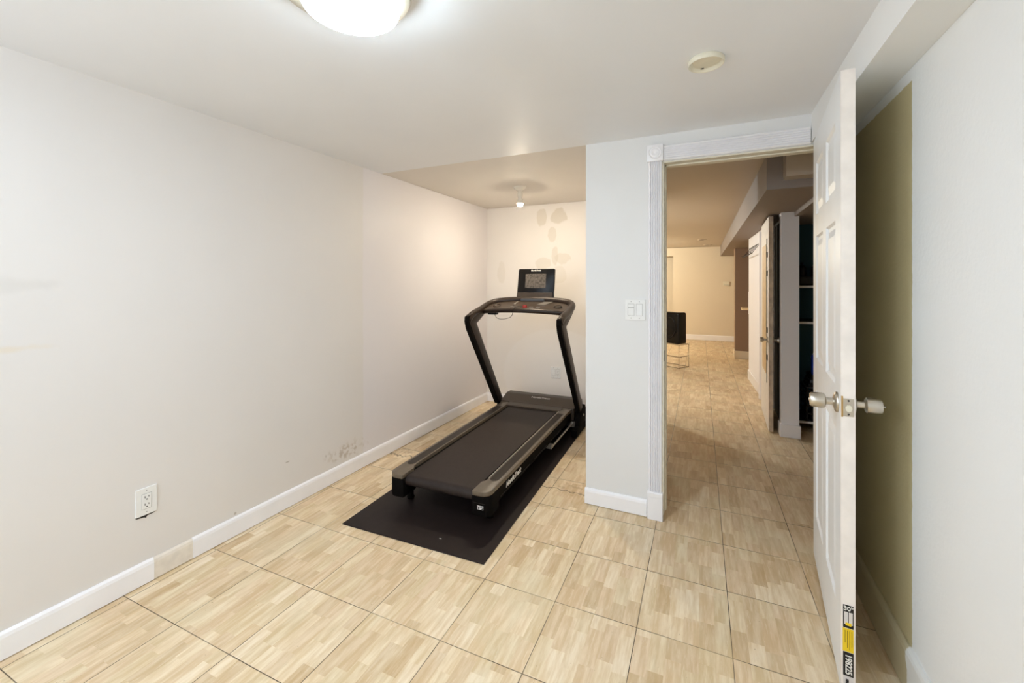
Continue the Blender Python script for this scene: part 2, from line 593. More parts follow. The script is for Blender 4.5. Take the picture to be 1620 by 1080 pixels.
def board(y0, y1, x_face, sgn, h, th=0.014, z0=0.004):
    """Skirting profile running along y, its face towards sgn."""
    bm = B()
    x = x_face
    pts = [(x, z0), (x + sgn * th, z0), (x + sgn * th, h - 0.02), (x + sgn * th * 0.8, h - 0.008), (x + sgn * th * 0.35, h), (x, h)]
    prism(bm, pts, 'y', y0, y1)
    return bm


bl = struct('baseboard_left', board(YB, 1.06, XL, 1, 0.1), M['trim'], 'white baseboard along the long left wall', 'baseboard')
link('baseboard_length', board(1.22, YA, XL, 1, 0.1), M['trim'], bl)
link('bare_section', board(1.06, 1.22, XL, 1, 0.098, 0.012), M['trim_bare'], bl)
struct('baseboard_right', board(YB, YP, XR, -1, 0.155, 0.016), M['trim_right'], 'tall baseboard under the right wall, half olive and half white', 'baseboard')


def boardx(x0, x1, y_face, h, th=0.014, z0=0.004):
    bm = B()
    y = y_face
    pts = [(y, z0), (y - th, z0), (y - th, h - 0.02), (y - th * 0.8, h - 0.008), (y - th * 0.35, h), (y, h)]
    prism(bm, pts, 'x', x0, x1)
    return bm


struct('baseboard_alcove', boardx(XL + 0.014, XP, YA, 0.1), M['trim'], 'white baseboard across the alcove end wall', 'baseboard')
struct('baseboard_front', boardx(XP - 0.004, -0.318, YP, 0.096, 0.016), M['trim'], 'short white baseboard below the light switch', 'baseboard')

# ------------------------------------------------------------------ doorway trim


def fluted(w_, th, n=6):
    """Cross-section of a fluted casing: width across, thickness out."""
    pts = [(0, 0), (0, th * 0.7), (0.006, th)]
    step = (w_ - 0.016) / n
    for i in range(n):
        a = 0.008 + i * step
        pts += [(a + step * 0.06, th), (a + step * 0.16, th * 0.55), (a + step * 0.30, th * 0.5), (a + step * 0.55, th * 0.78), (a + step * 0.8, th)]
    pts += [(w_ - 0.006, th), (w_, th * 0.7), (w_, 0)]
    return pts


bm = B()
prism(bm, [(-0.307 + a, YP - b) for a, b in fluted(0.0715, 0.02)], 'z', 0.157, 2.028)
struct('trim_1', bm, M['trim'], 'fluted white door casing beside the light switch', 'door casing')
bm = B()
prism(bm, [(YP - b, 2.03 + a) for a, b in fluted(0.084, 0.02)], 'x', -0.226, 0.462)
struct('trim_2', bm, M['trim'], 'fluted white header casing over the doorway', 'door casing')
bm = B()
bx(bm, -0.313, -0.230, YP - 0.03, YP, 0.0, 0.157, bev=0.003)
bx(bm, -0.311, -0.232, YP - 0.033, YP - 0.028, 0.128, 0.153, bev=0.002)
struct('trim_3', bm, M['trim'], 'plain white plinth block at the foot of the door casing', 'plinth block')
bm = B()
bx(bm, -0.314, -0.227, YP - 0.027, YP, 2.029, 2.122, bev=0.002)
lathe(bm, [(0.036, 0), (0.036, 0.004), (0.033, 0.006), (0.030, 0.003), (0.026, 0.001), (0.022, 0.003), (0.019, 0.006), (0.014, 0.005), (0.010, 0.002), (0.005, 0.002), (0.004, 0.004), (0, 0.004)], 40,
      Matrix.Translation((-0.2705, YP - 0.027, 2.0755)) @ Matrix.Rotation(R(90), 4, 'X'))
struct('trim_4', bm, M['trim'], 'white rosette corner block with carved rings above the casing', 'rosette block', smooth=True)
bm = B()
bx(bm, -0.2355, -0.2255, YP - 0.004, YP + 0.125, 0.03, 2.022)
bx(bm, -0.2355, 0.515, YP - 0.004, YP + 0.125, 2.018, 2.026)
bx(bm, 0.504, 0.515, YP - 0.004, YP + 0.125, 0.0, 2.022)
bx(bm, -0.2255, -0.2175, YP + 0.05, YP + 0.085, 0.03, 2.018)
bx(bm, -0.2255, 0.504, YP + 0.05, YP + 0.085, 2.011, 2.018)
dj = struct('trim_5', bm, M['jamb'], 'cream door jamb with stops lining the doorway', 'door jamb')
bm = B()
bx(bm, -0.2265, -0.2245, YP + 0.006, YP + 0.03, 0.895, 0.955)
link('strike_plate', bm, M['slot'], dj)

# ------------------------------------------------------------------ the open six-panel door
DW, DT, DH, DZ = 0.822, 0.038, 2.033, 0.012
dx = Vector((0.0964, 0.9953, 0)).normalized()
dn = Vector((dx.y, -dx.x, 0))
door = thing('door_1', 'white six-panel door standing open, size stickers on its edge', 'door', (0.3955, 1.714, 0), math.atan2(dx.y, dx.x))
door['kind'] = 'structure'
# door local frame: x from the free edge to the hinges, y to the left (towards the room), -y to the wall


def panel_face(bm, ysurf, sgn, rects, x0, x1, z0, z1, d=0.008):
    """A flat face at y = ysurf with raised and fielded panels sunk into it."""
    xs = sorted({x0, x1} | {r[0] for r in rects} | {r[1] for r in rects})
    zs = sorted({z0, z1} | {r[2] for r in rects} | {r[3] for r in rects})
    V = {}

    def vert(x, y, z):
        k = (round(x, 5), round(y, 5), round(z, 5))
        if k not in V:
            V[k] = bm.verts.new(k)
        return V[k]

    def quad(p):
        f = [vert(*q) for q in p]
        bm.faces.new(f if sgn < 0 else f[::-1])
    for xa, xb in zip(xs, xs[1:]):
        for za, zb in zip(zs, zs[1:]):
            if any(r[0] <= xa and xb <= r[1] and r[2] <= za and zb <= r[3] for r in rects):
                continue
            quad([(xa, ysurf, za), (xb, ysurf, za), (xb, ysurf, zb), (xa, ysurf, zb)])
    for r in rects:
        lev = [(0, 0), (0.008, -d), (0.022, -d), (0.05, -0.002)]
        prev = None
        for ins, dep in lev:
            a, b, c, e = r[0] + ins, r[1] - ins, r[2] + ins, r[3] - ins
            y = ysurf + sgn * dep
            ring = [(a, y, c), (b, y, c), (b, y, e), (a, y, e)]
            if prev:
                for i in range(4):
                    quad([prev[i], prev[(i + 1) % 4], ring[(i + 1) % 4], ring[i]])
            prev = ring
        quad(prev)


st, mid = 0.115, 0.10
pw = (DW - 2 * st - mid) / 2
rects = []
for xa in (st, st + pw + mid):
    for za, zb in ((1.66, 1.905), (0.985, 1.56), (0.235, 0.84)):
        rects.append((xa, xa + pw, za, zb))
bm = B()
panel_face(bm, 0.0, 1, rects, 0.0, DW, DZ, DZ + DH - 0.01)
panel_face(bm, -DT, -1, rects, 0.0, DW, DZ, DZ + DH - 0.01)
z1 = DZ + DH - 0.01
for p in ([(0.0, 0, z1), (DW, 0, z1), (DW, -DT, z1), (0, -DT, z1)], [(0.0, 0, DZ), (0, -DT, DZ), (DW, -DT, DZ), (DW, 0, DZ)], [(DW, 0, DZ), (DW, -DT, DZ), (DW, -DT, z1), (DW, 0, z1)]):
    bm.faces.new([bm.verts.new(q) for q in p])
link('door_leaf', bm, M['door'], door)
bm = B()
bx(bm, -0.0015, 0.0025, -DT, 0, DZ, z1)
link('edge_strip', bm, M['door_edge'], door)
KZ = 0.935


def knob_mesh(sgn):
    A = Matrix.Translation((0.062, 0 if sgn > 0 else -DT, KZ)) @ Matrix.Rotation(R(-90 if sgn > 0 else 90), 4, 'X')
    ros, kn = B(), B()
    lathe(ros, [(0, 0.0), (0.034, 0.0), (0.034, 0.004), (0.031, 0.008), (0.022, 0.011), (0.014, 0.014), (0.0, 0.014)], 36, A)
    lathe(kn, [(0, 0.013), (0.0125, 0.013), (0.0125, 0.032), (0.015, 0.034), (0.021, 0.0345), (0.0255, 0.038), (0.0265, 0.045), (0.0255, 0.060), (0.0235, 0.074), (0.021, 0.078), (0.006, 0.079), (0.005, 0.081), (0, 0.081)], 36, A)
    return ros, kn


for sg in (1, -1):
    ros, kn = knob_mesh(sg)
    k = link('door_knob', kn, M['nickel'], door, True)
    link('rosette', ros, M['nickel'], k, True)
    if sg < 0:
        bm = B()
        lathe(bm, [(0, 0.08), (0.003, 0.08), (0.003, 0.087), (0, 0.087)], 12, Matrix.Translation((0.062, -DT, KZ)) @ Matrix.Rotation(R(90), 4, 'X'))
        link('lock_button', bm, M['silver'], k)
bm = B()
bx(bm, -0.0035, -0.001, -0.034, -0.006, KZ - 0.029, KZ + 0.029, bev=0.0008)
lp = link('latch_plate', bm, M['nickel'], door)
bm = B()
prism(bm, [(-0.0285 + 0.009 * math.cos(a) + 0.0085, KZ - 0.002 + 0.011 * math.sin(a)) for a in [i * math.pi / 10 for i in range(20)]], 'x', -0.010, -0.0034)
link('latch_bolt', bm, M['plastic_ivory'], lp)
bm = B()
for dz in (-0.022, 0.022):
    lathe(bm, [(0, 0.0), (0.0032, 0.0), (0.002, 0.0012), (0, 0.0014)], 12, Matrix.Translation((-0.0034, -0.02, KZ + dz)) @ Matrix.Rotation(R(-90), 4, 'Y'))
link('screw', bm, M['slot'], lp)
bm = B()
bx(bm, -0.003, -0.001, -0.006, -0.0015, KZ - 0.032, KZ + 0.036)
link('edge_shim', bm, M['brass'], lp)
# stickers on the free edge
ex = -0.0019


def edge_patch(name, mat, y0, y1, z0, z1_, parent, lift=0.0):
    bm = B()
    bx(bm, ex - 0.0008 - lift, ex - lift, y0, y1, z0, z1_)
    return link(name, bm, mat, parent)


EX = ex - 0.0012
s1 = edge_patch('size_sticker', M['sticker_black'], -0.033, -0.006, 0.218, 0.292, door)
s1['label'] = 'black sticker with white 30 inch mark and door icons'
for (a, b) in ((-0.0185, -0.0085), (-0.0305, -0.0205)):
    edge_patch('door_icon', M['sticker_white'], a, b, 0.230, 0.270, s1, 0.001)
edge_patch('icon_hand', M['sticker_yellow'], -0.027, -0.012, 0.227, 0.236, s1, 0.002)
text('30"', 0.019, M['letter'], s1, frame((EX - 0.0006, -0.0195, 0.281), Vector((0, -1, 0)), Vector((0, 0, 1)), Vector((-1, 0, 0))), bold=0.0004)
s2 = edge_patch('notice_sticker', M['sticker_yellow'], -0.033, -0.005, 0.141, 0.216, door)
s2['label'] = 'yellow sticker with small print'
bm = B()
for k, ln in enumerate((0.05, 0.062, 0.056, 0.04)):
    bx(bm, EX - 0.0008, EX - 0.0004, -0.029 + k * 0.0058, -0.0279 + k * 0.0058, 0.21 - ln, 0.21)
link('small_print', bm, M['print_brown'], s2)
s3 = edge_patch('number_sticker', M['sticker_black'], -0.033, -0.006, 0.062, 0.139, door)
s3['label'] = 'black sticker with white number 198225'
text('198225', 0.0235, M['letter'], s3, frame((EX - 0.0006, -0.0195, 0.1005), Vector((0, 0, -1)), Vector((0, -1, 0)), Vector((-1, 0, 0))), bold=0.0005, sx=0.93)
s4 = edge_patch('barcode_sticker', M['sticker_white'], -0.033, -0.006, 0.024, 0.06, door)
bm = B()
for k in range(7):
    bx(bm, EX - 0.0008, EX - 0.0002, -0.0205, -0.0125, 0.0505 - k * 0.0021, 0.0515 - k * 0.0021 + (0.0006 if k % 3 == 0 else 0))
link('barcode', bm, M['slot'], s4)
# hinges on the jamb side
for hz in (0.25, 1.02, 1.82):
    bm = B()
    lathe(bm, [(0, 0), (0.006, 0), (0.006, 0.09), (0, 0.09)], 12, Matrix.Translation((DW + 0.004, -DT - 0.004, hz)))
    link('hinge', bm, M['nickel'], door, True)

# ------------------------------------------------------------------ switch and outlets


def plate(name, label, cat, w_, h_, M4, kind):
    """A wall plate in its own frame: x across, y up, z out of the wall."""
    o = thing(name, label, cat)
    o.matrix_world = M4
    bm = B()
    bx(bm, -w_ / 2, w_ / 2, -h_ / 2, h_ / 2, 0.0, 0.0065, bev=0.0025)
    link('cover_plate', bm, M['plastic_white'], o)
    gangs = (-0.0235, 0.0235) if w_ > 0.1 else (0.0,)
    for gi, g in enumerate(gangs):
        bm = B()
        bx(bm, g - 0.0185, g + 0.0185, -0.0345, 0.0345, 0.003, 0.0068)
        gp = link('opening_shadow', bm, M['gap'], o)
        what = kind[gi]
        bm = B()
        if what == 'rocker':
            prism(bm, [(-0.033, 0.005), (0.033, 0.005), (0.033, 0.008), (0.0, 0.009), (-0.033, 0.0125)], 'x', g - 0.017, g + 0.017, bev=0.0008)
            link('rocker', bm, M['plastic_white'], o)
        elif what == 'dimmer':
            bx(bm, g - 0.017, g + 0.017, -0.033, 0.011, 0.005, 0.0092, bev=0.001)
            bx(bm, g - 0.017, g + 0.017, 0.0135, 0.033, 0.005, 0.0085, bev=0.001)
            link('slider_switch', bm, M['plastic_white'], o)
        elif what == 'blank':
            bx(bm, g - 0.017, g + 0.017, -0.033, 0.033, 0.005, 0.0085, bev=0.001)
            link('switch_paddle', bm, M['plastic_white'], o)
        else:
            bx(bm, g - 0.017, g + 0.017, -0.033, 0.033, 0.005, 0.0085, bev=0.001)
            r = link('receptacle', bm, M['plastic_white'], o)
            for cy in (0.0165, -0.0165):
                bm = B()
                bx(bm, g - 0.0085, g - 0.006, cy - 0.001, cy + 0.008, 0.0083, 0.0089)
                bx(bm, g + 0.006, g + 0.0085, cy + 0.0005, cy + 0.007, 0.0083, 0.0089)
                lathe(bm, [(0, 0.0083), (0.0028, 0.0083), (0.0028, 0.0089), (0, 0.0089)], 12, Matrix.Translation((g, cy - 0.0075, 0)))
                link('socket_slots', bm, M['slot'], r)
        for sy in (-0.048, 0.048):
            bm = B()
            lathe(bm, [(0, 0.006), (0.0026, 0.006), (0.0022, 0.0073), (0, 0.0075)], 12, Matrix.Translation((g, sy, 0)))
            link('screw', bm, M['gap'], o)
    return o


X_, Y_, Z_ = Vector((1, 0, 0)), Vector((0, 1, 0)), Vector((0, 0, 1))
plate('light_switch', 'white double switch plate with a slider and a rocker beside the doorway', 'light switch', 0.116, 0.121,
      frame((-0.383, YP, 1.184), X_, Z_, -Y_), ('dimmer', 'rocker'))
lo = plate('wall_outlet', 'white duplex outlet low on the long left wall', 'outlet', 0.08, 0.122, frame((XL, 1.035, 0.367), Y_, Z_, X_), ('outlet',))
bm = B()
prism(bm, [(-0.04, -0.061), (0.03, -0.061), (0.034, -0.066), (0.004, -0.068), (0.000, -0.076), (-0.008, -0.071), (-0.036, -0.067)], 'z', 0.0, 0.0012)
link('plaster_hole', bm, M['slot'], lo)
plate('wall_outlet', 'white wide outlet plate on the alcove end wall between the treadmill uprights', 'outlet', 0.112, 0.115, frame((-1.459, YA, 0.394), X_, Z_, -Y_), ('blank', 'outlet'))

# ------------------------------------------------------------------ ceiling fittings
cl = thing('ceiling_light', 'large round flush-mount ceiling lamp glowing white in the front room', 'ceiling lamp', (-0.90, 0.86, H))
bm = B()
lathe(bm, [(0, 0), (0.174, 0), (0.179, -0.006), (0.179, -0.036), (0.172, -0.048), (0.150, -0.056), (0, -0.056)], 64)
link('metal_pan', bm, M['pan'], cl, True)
bm = B()
lathe(bm, [(0.112, -0.056), (0.122, -0.056), (0.128, -0.064), (0.129, -0.084), (0.124, -0.095), (0.115, -0.097), (0.108, -0.090), (0.110, -0.065)], 64, Matrix.Translation((0.014, 0.008, 0)))
link('glass_ring', bm, M['ring'], cl, True)
bm = B()
lathe(bm, [(0.1105, -0.073), (0.1085, -0.091), (0.100, -0.101), (0.08, -0.109), (0.05, -0.114), (0.02, -0.116), (0, -0.116)], 64, Matrix.Translation((0.014, 0.008, 0)))
link('lens', bm, M['lens'], cl, True)

sb = thing('smoke_detector_base', 'round ivory smoke detector mounting ring left empty on the ceiling', 'smoke detector', (-0.006, 1.76, H))
bm = B()
lathe(bm, [(0.046, 0), (0.061, 0), (0.064, -0.004), (0.064, -0.016), (0.0615, -0.02), (0.058, -0.019), (0.052, -0.008), (0.046, -0.006)], 48)
link('mounting_ring', bm, M['plastic_ivory'], sb, True)
bm = B()
lathe(bm, [(0.0, 0), (0.0465, 0), (0.0465, -0.0055), (0.040, -0.005), (0.0, -0.005)], 48)
link('back_plate', bm, M['plastic_ivory'], sb, True)
for (ax, ay, wx, wy) in ((0.014, -0.046, 0.007, 0.0035), (-0.014, 0.05, 0.006, 0.003)):
    bm = B()
    bx(bm, ax - wx, ax + wx, ay - wy, ay + wy, -0.0095, -0.0045, bev=0.001)
    link('slot', bm, M['slot'], sb)
bm = B()
tube(bm, [(0.012, -0.050, -0.011), (0.026, -0.044, -0.010), (0.034, -0.036, -0.0095)], 0.0022)
link('clip', bm, M['plastic_white'], sb, True)

lh = thing('lampholder', 'small white porcelain lampholder with a glowing bare bulb on the alcove ceiling', 'lamp', (-1.50, 3.417, H + 0.002))
bm = B()
lathe(bm, [(0, 0), (0.058, 0), (0.058, -0.006), (0.052, -0.016), (0.034, -0.030), (0.022, -0.036), (0, -0.036)], 40)
link('canopy', bm, M['porcelain'], lh, True)
bm = B()
lathe(bm, [(0, -0.035), (0.020, -0.035), (0.020, -0.052), (0.022, -0.054), (0.022, -0.074), (0.019, -0.092), (0, -0.092)], 32)
link('socket', bm, M['porcelain'], lh, True)
bm = B()
lathe(bm, [(0, -0.09), (0.014, -0.09), (0.017, -0.10), (0.026, -0.122), (0.0305, -0.136), (0.0312, -0.146), (0.0300, -0.146), (0.0290, -0.137), (0, -0.136)], 32)
link('bulb_collar', bm, M['porcelain'], lh, True)  # opaque bulb base; its lip is added to keep light off the ceiling
bm = B()
lathe(bm, [(0, -0.138), (0.0285, -0.1385), (0.0292, -0.144), (0.0285, -0.154), (0.024, -0.163), (0.0215, -0.163), (0, -0.160)], 32)
link('bulb_glass', bm, M['bulb_side'], lh, True)
bm = B()
lathe(bm, [(0, -0.162), (0.0215, -0.1635), (0.0215, -0.1645), (0.016, -0.170), (0.008, -0.1735), (0, -0.1745)], 32)
link('bulb_tip', bm, M['bulb'], lh, True)

# ------------------------------------------------------------------ mat and treadmill
mt = B()
bx(mt, 0, 0.878, 0, 2.26, 0.0, 0.006, bev=0.002)
o = link('floor_mat', mt, M['mat'])
o.location = (-1.844, 1.742, 0)
o.rotation_euler = (0, 0, R(2.0))
tag(o, 'thin black rubber mat on the tiles under the treadmill', 'mat')

bm = B()
bx(bm, 0.574, 0.586, 0.088, 0.0925, 0.0058, 0.0068)
link('white_fleck', bm, M['sticker_white'], o)

tm = thing('treadmill', 'black treadmill with a tablet console on a mat in the alcove', 'treadmill', (-1.40, 2.0, 0.006), R(1.7))


def arc(cx, cy, r, a0, a1, n=8):
    return [(cx + r * math.cos(R(a0 + (a1 - a0) * i / n)), cy + r * math.sin(R(a0 + (a1 - a0) * i / n))) for i in range(n + 1)]


for s in (-1, 1):
    F = lambda pts: [(s * x, y) for x, y in pts]
    # foot rail with the widened rear end
    out = [(0.232, 0.0)] + [(x, y) for x, y in arc(0.282, 0.052, 0.052, -90, 0)] + [(0.336, 0.30), (0.336, 1.56), (0.345, 1.655), (0.266, 1.655), (0.266, 1.60), (0.252, 1.56), (0.252, 0.165), (0.247, 0.135), (0.232, 0.115)]
    bm = B()
    prism(bm, F(out), 'z', 0.178, 0.204, bev=0.004)
    rail = link('foot_rail', bm, M['rail'], tm, True)
    # grip strip with lengthwise ribs
    bm = B()
    x0, x1 = 0.262, 0.316
    endc = [(x0, 1.50), (x0, 0.17), (x0 + 0.008, 0.150), (x0 + 0.022, 0.143), (x1 - 0.022, 0.143), (x1 - 0.008, 0.150), (x1, 0.17), (x1, 1.50)]
    prism(bm, F(endc), 'z', 0.2036, 0.2050)
    if s > 0:
        for k in range(8):
            xa = x0 + 0.004 + k * 0.0062
            bx(bm, xa, xa + 0.003, 0.158, 1.48, 0.2045, 0.2070)
    link('grip_strip', bm, M['strip'] if s > 0 else M['strip_shaded'], rail)  # left strip coloured darker to imitate its shading at this angle
    bm = B()
    prism(bm, [(s * 0.248, 0.180), (s * 0.2525, 0.180), (s * 0.2525, 0.2052), (s * 0.250, 0.2052)], 'y', 0.17, 1.56)
    link('edge_line', bm, M['edge_pale'] if s > 0 else M['rail'], rail)
    # side panel and rear end cap
    bm = B()
    prism(bm, [(s * 0.30, 0.10), (s * 0.326, 0.098), (s * 0.333, 0.115), (s * 0.333, 0.178), (s * 0.30, 0.178)], 'y', 0.13, 1.72)
    sp = link('side_panel', bm, M['black_matte'], tm)
    bm = B()
    for (ya, yb) in ((0.10, 0.62), (0.66, 0.98), (1.02, 1.35)):
        bx(bm, min(s * 0.332, s * 0.3345), max(s * 0.332, s * 0.3345), ya + 0.05, yb, 0.119, 0.1215)
    link('seam_line', bm, M['strip_shaded'], sp)
    bm = B()
    cap = [(0.228, 0.004)] + arc(0.285, 0.052, 0.05, -90, 0) + [(0.335, 0.135), (0.228, 0.135)]
    prism(bm, F(cap), 'z', 0.066, 0.177, bev=0.008)
    ec = link('end_cap', bm, M['black_matte'], tm, True)
    if s > 0:
        bm = B()
        bx(bm, 0.262, 0.300, 0.0006, 0.0034, 0.108, 0.128)
        st_ = link('warning_sticker', bm, M['sticker_white'], ec)
        bm = B()
        bx(bm, 0.262, 0.2655, 0.0, 0.0012, 0.108, 0.128)
        bx(bm, 0.270, 0.2775, 0.0, 0.0012, 0.110, 0.121)
        bx(bm, 0.262, 0.300, 0.0, 0.0012, 0.1215, 0.1235)
        prism(bm, [(0.287, 0.1095), (0.300, 0.1095), (0.300, 0.121)], 'y', 0.0, 0.0012)
        link('sticker_print', bm, M['sticker_black'], st_)
        bm = B()
        bx(bm, 0.235, 0.31, 0.0005, 0.0042, 0.1395, 0.1415)
        link('seam_line', bm, M['strip_shaded'], ec)
    # rear foot
    bm = B()
    lathe(bm, [(0, 0), (0.022, 0), (0.024, 0.008), (0.018, 0.02), (0.018, 0.09), (0, 0.09)], 20, Matrix.Translation((s * 0.275, 0.14, 0)))
    link('rear_foot', bm, M['black_matte'], tm, True)
    # frame beam along each side
    bm = B()
    bx(bm, min(s * 0.262, s * 0.298), max(s * 0.262, s * 0.298), 0.10, 1.86, 0.105, 0.165, bev=0.006)
    link('frame_beam', bm, M['frame_black'], tm)
    # base skid and upright bracket
    bm = B()
    bx(bm, min(s * 0.375, s * 0.43), max(s * 0.375, s * 0.43), 1.52, 2.08, 0.004, 0.07, bev=0.01)
    bm2 = B()
    prism(bm2, [(1.62, 0.06), (1.93, 0.06), (1.88, 0.16), (1.83, 0.215), (1.70, 0.20), (1.655, 0.15)] if s > 0 else [(1.66, 0.06), (1.93, 0.06), (1.88, 0.13), (1.83, 0.165), (1.74, 0.165), (1.68, 0.11)], 'x', s * 0.378, s * 0.426, bev=0.006)
    base = link('base_skid', bm, M['frame_black'], tm, True)
    link('upright_bracket', bm2, M['black_matte'], tm, True)
    bm = B()
    lathe(bm, [(0, 0), (0.012, 0), (0.012, 0.006), (0.008, 0.010), (0, 0.010)], 6, Matrix.Translation((s * 0.426, 1.75, 0.14)) @ Matrix.Rotation(R(90 * s), 4, 'Y'))
    link('bolt', bm, M['silver'], base)
    # leaning upright
    bm = B()
    prism(bm, [(1.690, 0.17), (1.790, 0.17), (1.222, 0.985), (1.245, 0.995), (1.33, 1.035), (1.44, 1.090), (1.46, 1.125), (1.15, 1.078), (1.105, 1.066), (1.085, 1.045), (1.083, 1.005)], 'x', s * 0.380, s * 0.420, bev=0.006)
    up = link('upright', bm, M['upright'], tm, True)
    bm = B()
    prism(bm, [(1.074, 1.050), (1.070, 1.010), (1.092, 0.950), (1.660, 0.178), (1.696, 0.172), (1.690, 0.190), (1.110, 1.002), (1.104, 1.062)], 'x', s * 0.3805, s * 0.4195)
    link('rear_edge_trim', bm, M['black_matte'], up)
    if s < 0:
        bm = B()
        prism(bm, [(1.33, 0.84), (1.335, 0.84), (1.305, 0.885), (1.300, 0.885)], 'x', -0.380, -0.3785)
        link('sticker', bm, M['sticker_white'], up)
# lettering on the right flank, on the hood and later on the console
text('NordicTrack', 0.044, M['letter'], tm, frame((0.3348, 0.345, 0.150), Y_, Z_, X_), shear=0.25, bold=0.0012, sx=1.0)
# walking belt over its rollers, deck under it
prof = [(1.585, 0.190), (0.055, 0.190)] + arc(0.055, 0.158, 0.032, 90, 270, 10)[1:] + [(1.585, 0.126), (1.585, 0.130), (0.055, 0.130)] + list(reversed(arc(0.055, 0.158, 0.028, 90, 270, 10)))[1:] + [(1.585, 0.186)]
bm = B()
prism(bm, prof, 'x', -0.2265, 0.2265)
link('walking_belt', bm, M['belt'], tm, True)
bm = B()
lathe(bm, [(0, -0.24), (0.0265, -0.24), (0.0265, 0.24), (0, 0.24)], 24, Matrix.Translation((0, 0.055, 0.158)) @ Matrix.Rotation(R(90), 4, 'Y'))
link('rear_roller', bm, M['frame_black'], tm, True)
bm = B()
bx(bm, -0.262, 0.262, 0.11, 1.58, 0.165, 0.1845)
link('deck_board', bm, M['frame_black'], tm)
for (ya, yb, za, zb) in ((0.18, 0.22, 0.09, 0.115), (1.2, 1.25, 0.07, 0.11)):
    bm = B()
    bx(bm, -0.262, 0.262, ya, yb, za, zb)
    link('cross_tube', bm, M['frame_black'], tm)
bm = B()
bx(bm, -0.375, 0.375, 1.98, 2.05, 0.01, 0.06, bev=0.008)
bx(bm, -0.375, 0.375, 1.62, 1.66, 0.015, 0.055, bev=0.008)
link('base_crossbar', bm, M['frame_black'], tm)
bm = B()
tube(bm, [(0.352, 1.05, 0.085), (0.352, 1.62, 0.085)], 0.008, 10)
lathe(bm, [(0, 0), (0.014, 0), (0.014, 0.03), (0, 0.03)], 12, Matrix.Translation((0.352, 1.62, 0.085)) @ Matrix.Rotation(R(-90), 4, 'X'))
bx(bm, 0.30, 0.356, 1.03, 1.07, 0.075, 0.105)
bx(bm, 0.34, 0.38, 1.63, 1.66, 0.04, 0.1)
link('lift_strut', bm, M['silver'], tm, True)
# motor hood
bm = B()
prism(bm, [(1.562, 0.12), (1.562, 0.201), (1.575, 0.205), (1.66, 0.207), (1.66, 0.12)], 'x', -0.262, 0.262)
link('hood_lip', bm, M['hood'], tm)
hood_poly = [(1.662, 0.10), (1.662, 0.208), (1.682, 0.211), (1.800, 0.250), (1.818, 0.253), (1.90, 0.250), (1.97, 0.225), (2.0, 0.17), (2.0, 0.08)]
bm = B()
prism(bm, hood_poly, 'x', -0.362, 0.362, bev=0.008, seg=3)
hood = link('motor_hood', bm, M['hood'], tm, True)
hs = Vector((0, 0.118, 0.039)).normalized()
text('NordicTrack', 0.034, M['sticker_white'], hood, frame((0.01, 1.772, 0.2425), X_, hs, X_.cross(hs)), extrude=0.0008, sx=1.05)

# handlebars swept up from the uprights and round the console
hb = spline([(-0.400, 1.100, 1.020), (-0.402, 1.17, 1.062), (-0.404, 1.32, 1.094), (-0.402, 1.45, 1.128), (-0.375, 1.53, 1.152), (-0.30, 1.575, 1.168), (-0.15, 1.60, 1.178), (0, 1.605, 1.181),
             (0.15, 1.60, 1.178), (0.30, 1.575, 1.168), (0.375, 1.53, 1.152), (0.402, 1.45, 1.128), (0.404, 1.32, 1.094), (0.402, 1.17, 1.062), (0.400, 1.100, 1.020)], 6)
bm = B()
tube(bm, hb, 0.027, 14, rx=0.030)
link('handlebar', bm, M['upright'], tm, True)
# console tray: a curved wedge between front grip and handlebar
bm = B()
n = 14
rows = []
for i in range(n + 1):
    x = -0.375 + 0.75 * i / n
    k = 1 - (x / 0.375) ** 2
    yf, yb = 1.315 + 0.03 * (1 - k), 1.47 + 0.11 * k ** 0.5
    zf, zb = 1.098 + 0.012 * k, 1.135 + 0.035 * k ** 0.5
    rows.append([bm.verts.new(p) for p in ((x, yf, zf - 0.03), (x, yf, zf), (x, yb, zb), (x, yb, zb - 0.05))])
for a, b in zip(rows, rows[1:]):
    for j in range(4):
        bm.faces.new((a[j], a[(j + 1) % 4], b[(j + 1) % 4], b[j]))
bm.faces.new(rows[0])
bm.faces.new(rows[-1][::-1])
bmesh.ops.recalc_face_normals(bm, faces=bm.faces)
tray = link('console_tray', bm, M['hood'], tm, True)
bm = B()
tube(bm, spline([(-0.38, 1.345, 1.080), (-0.25, 1.322, 1.092), (0, 1.305, 1.100), (0.25, 1.322, 1.092), (0.38, 1.345, 1.080)], 8), 0.018, 12, rx=0.020)
link('front_grip', bm, M['upright'], tm, True)
for sx_ in (-0.285, 0.285):
    bm = B()
    lathe(bm, [(0.026, -0.02), (0.036, -0.02), (0.038, 0.012), (0.034, 0.016), (0.028, 0.010), (0.026, -0.015)], 28, Matrix.Translation((sx_, 1.43, 1.118)) @ Matrix.Rotation(R(12), 4, 'X'))
    link('cup_holder', bm, M['black'] if sx_ > 0 else M['upright'], tray, True)
for sx_ in (-0.12, -0.06, 0.06, 0.12):
    bm = B()
    bx(bm, sx_ - 0.016, sx_ + 0.016, 1.375, 1.395, 1.122, 1.129, bev=0.002)
    link('button', bm, M['silver'], tray)
bm = B()
bx(bm, -0.014, 0.020, 1.362, 1.392, 1.112, 1.142, bev=0.005)
link('safety_key', bm, M['red'], tray, True)
bm = B()
bx(bm, -0.33, -0.245, 1.325, 1.37, 1.055, 1.082, bev=0.004)
clip = link('key_clip', bm, M['black'], tray)
bm = B()
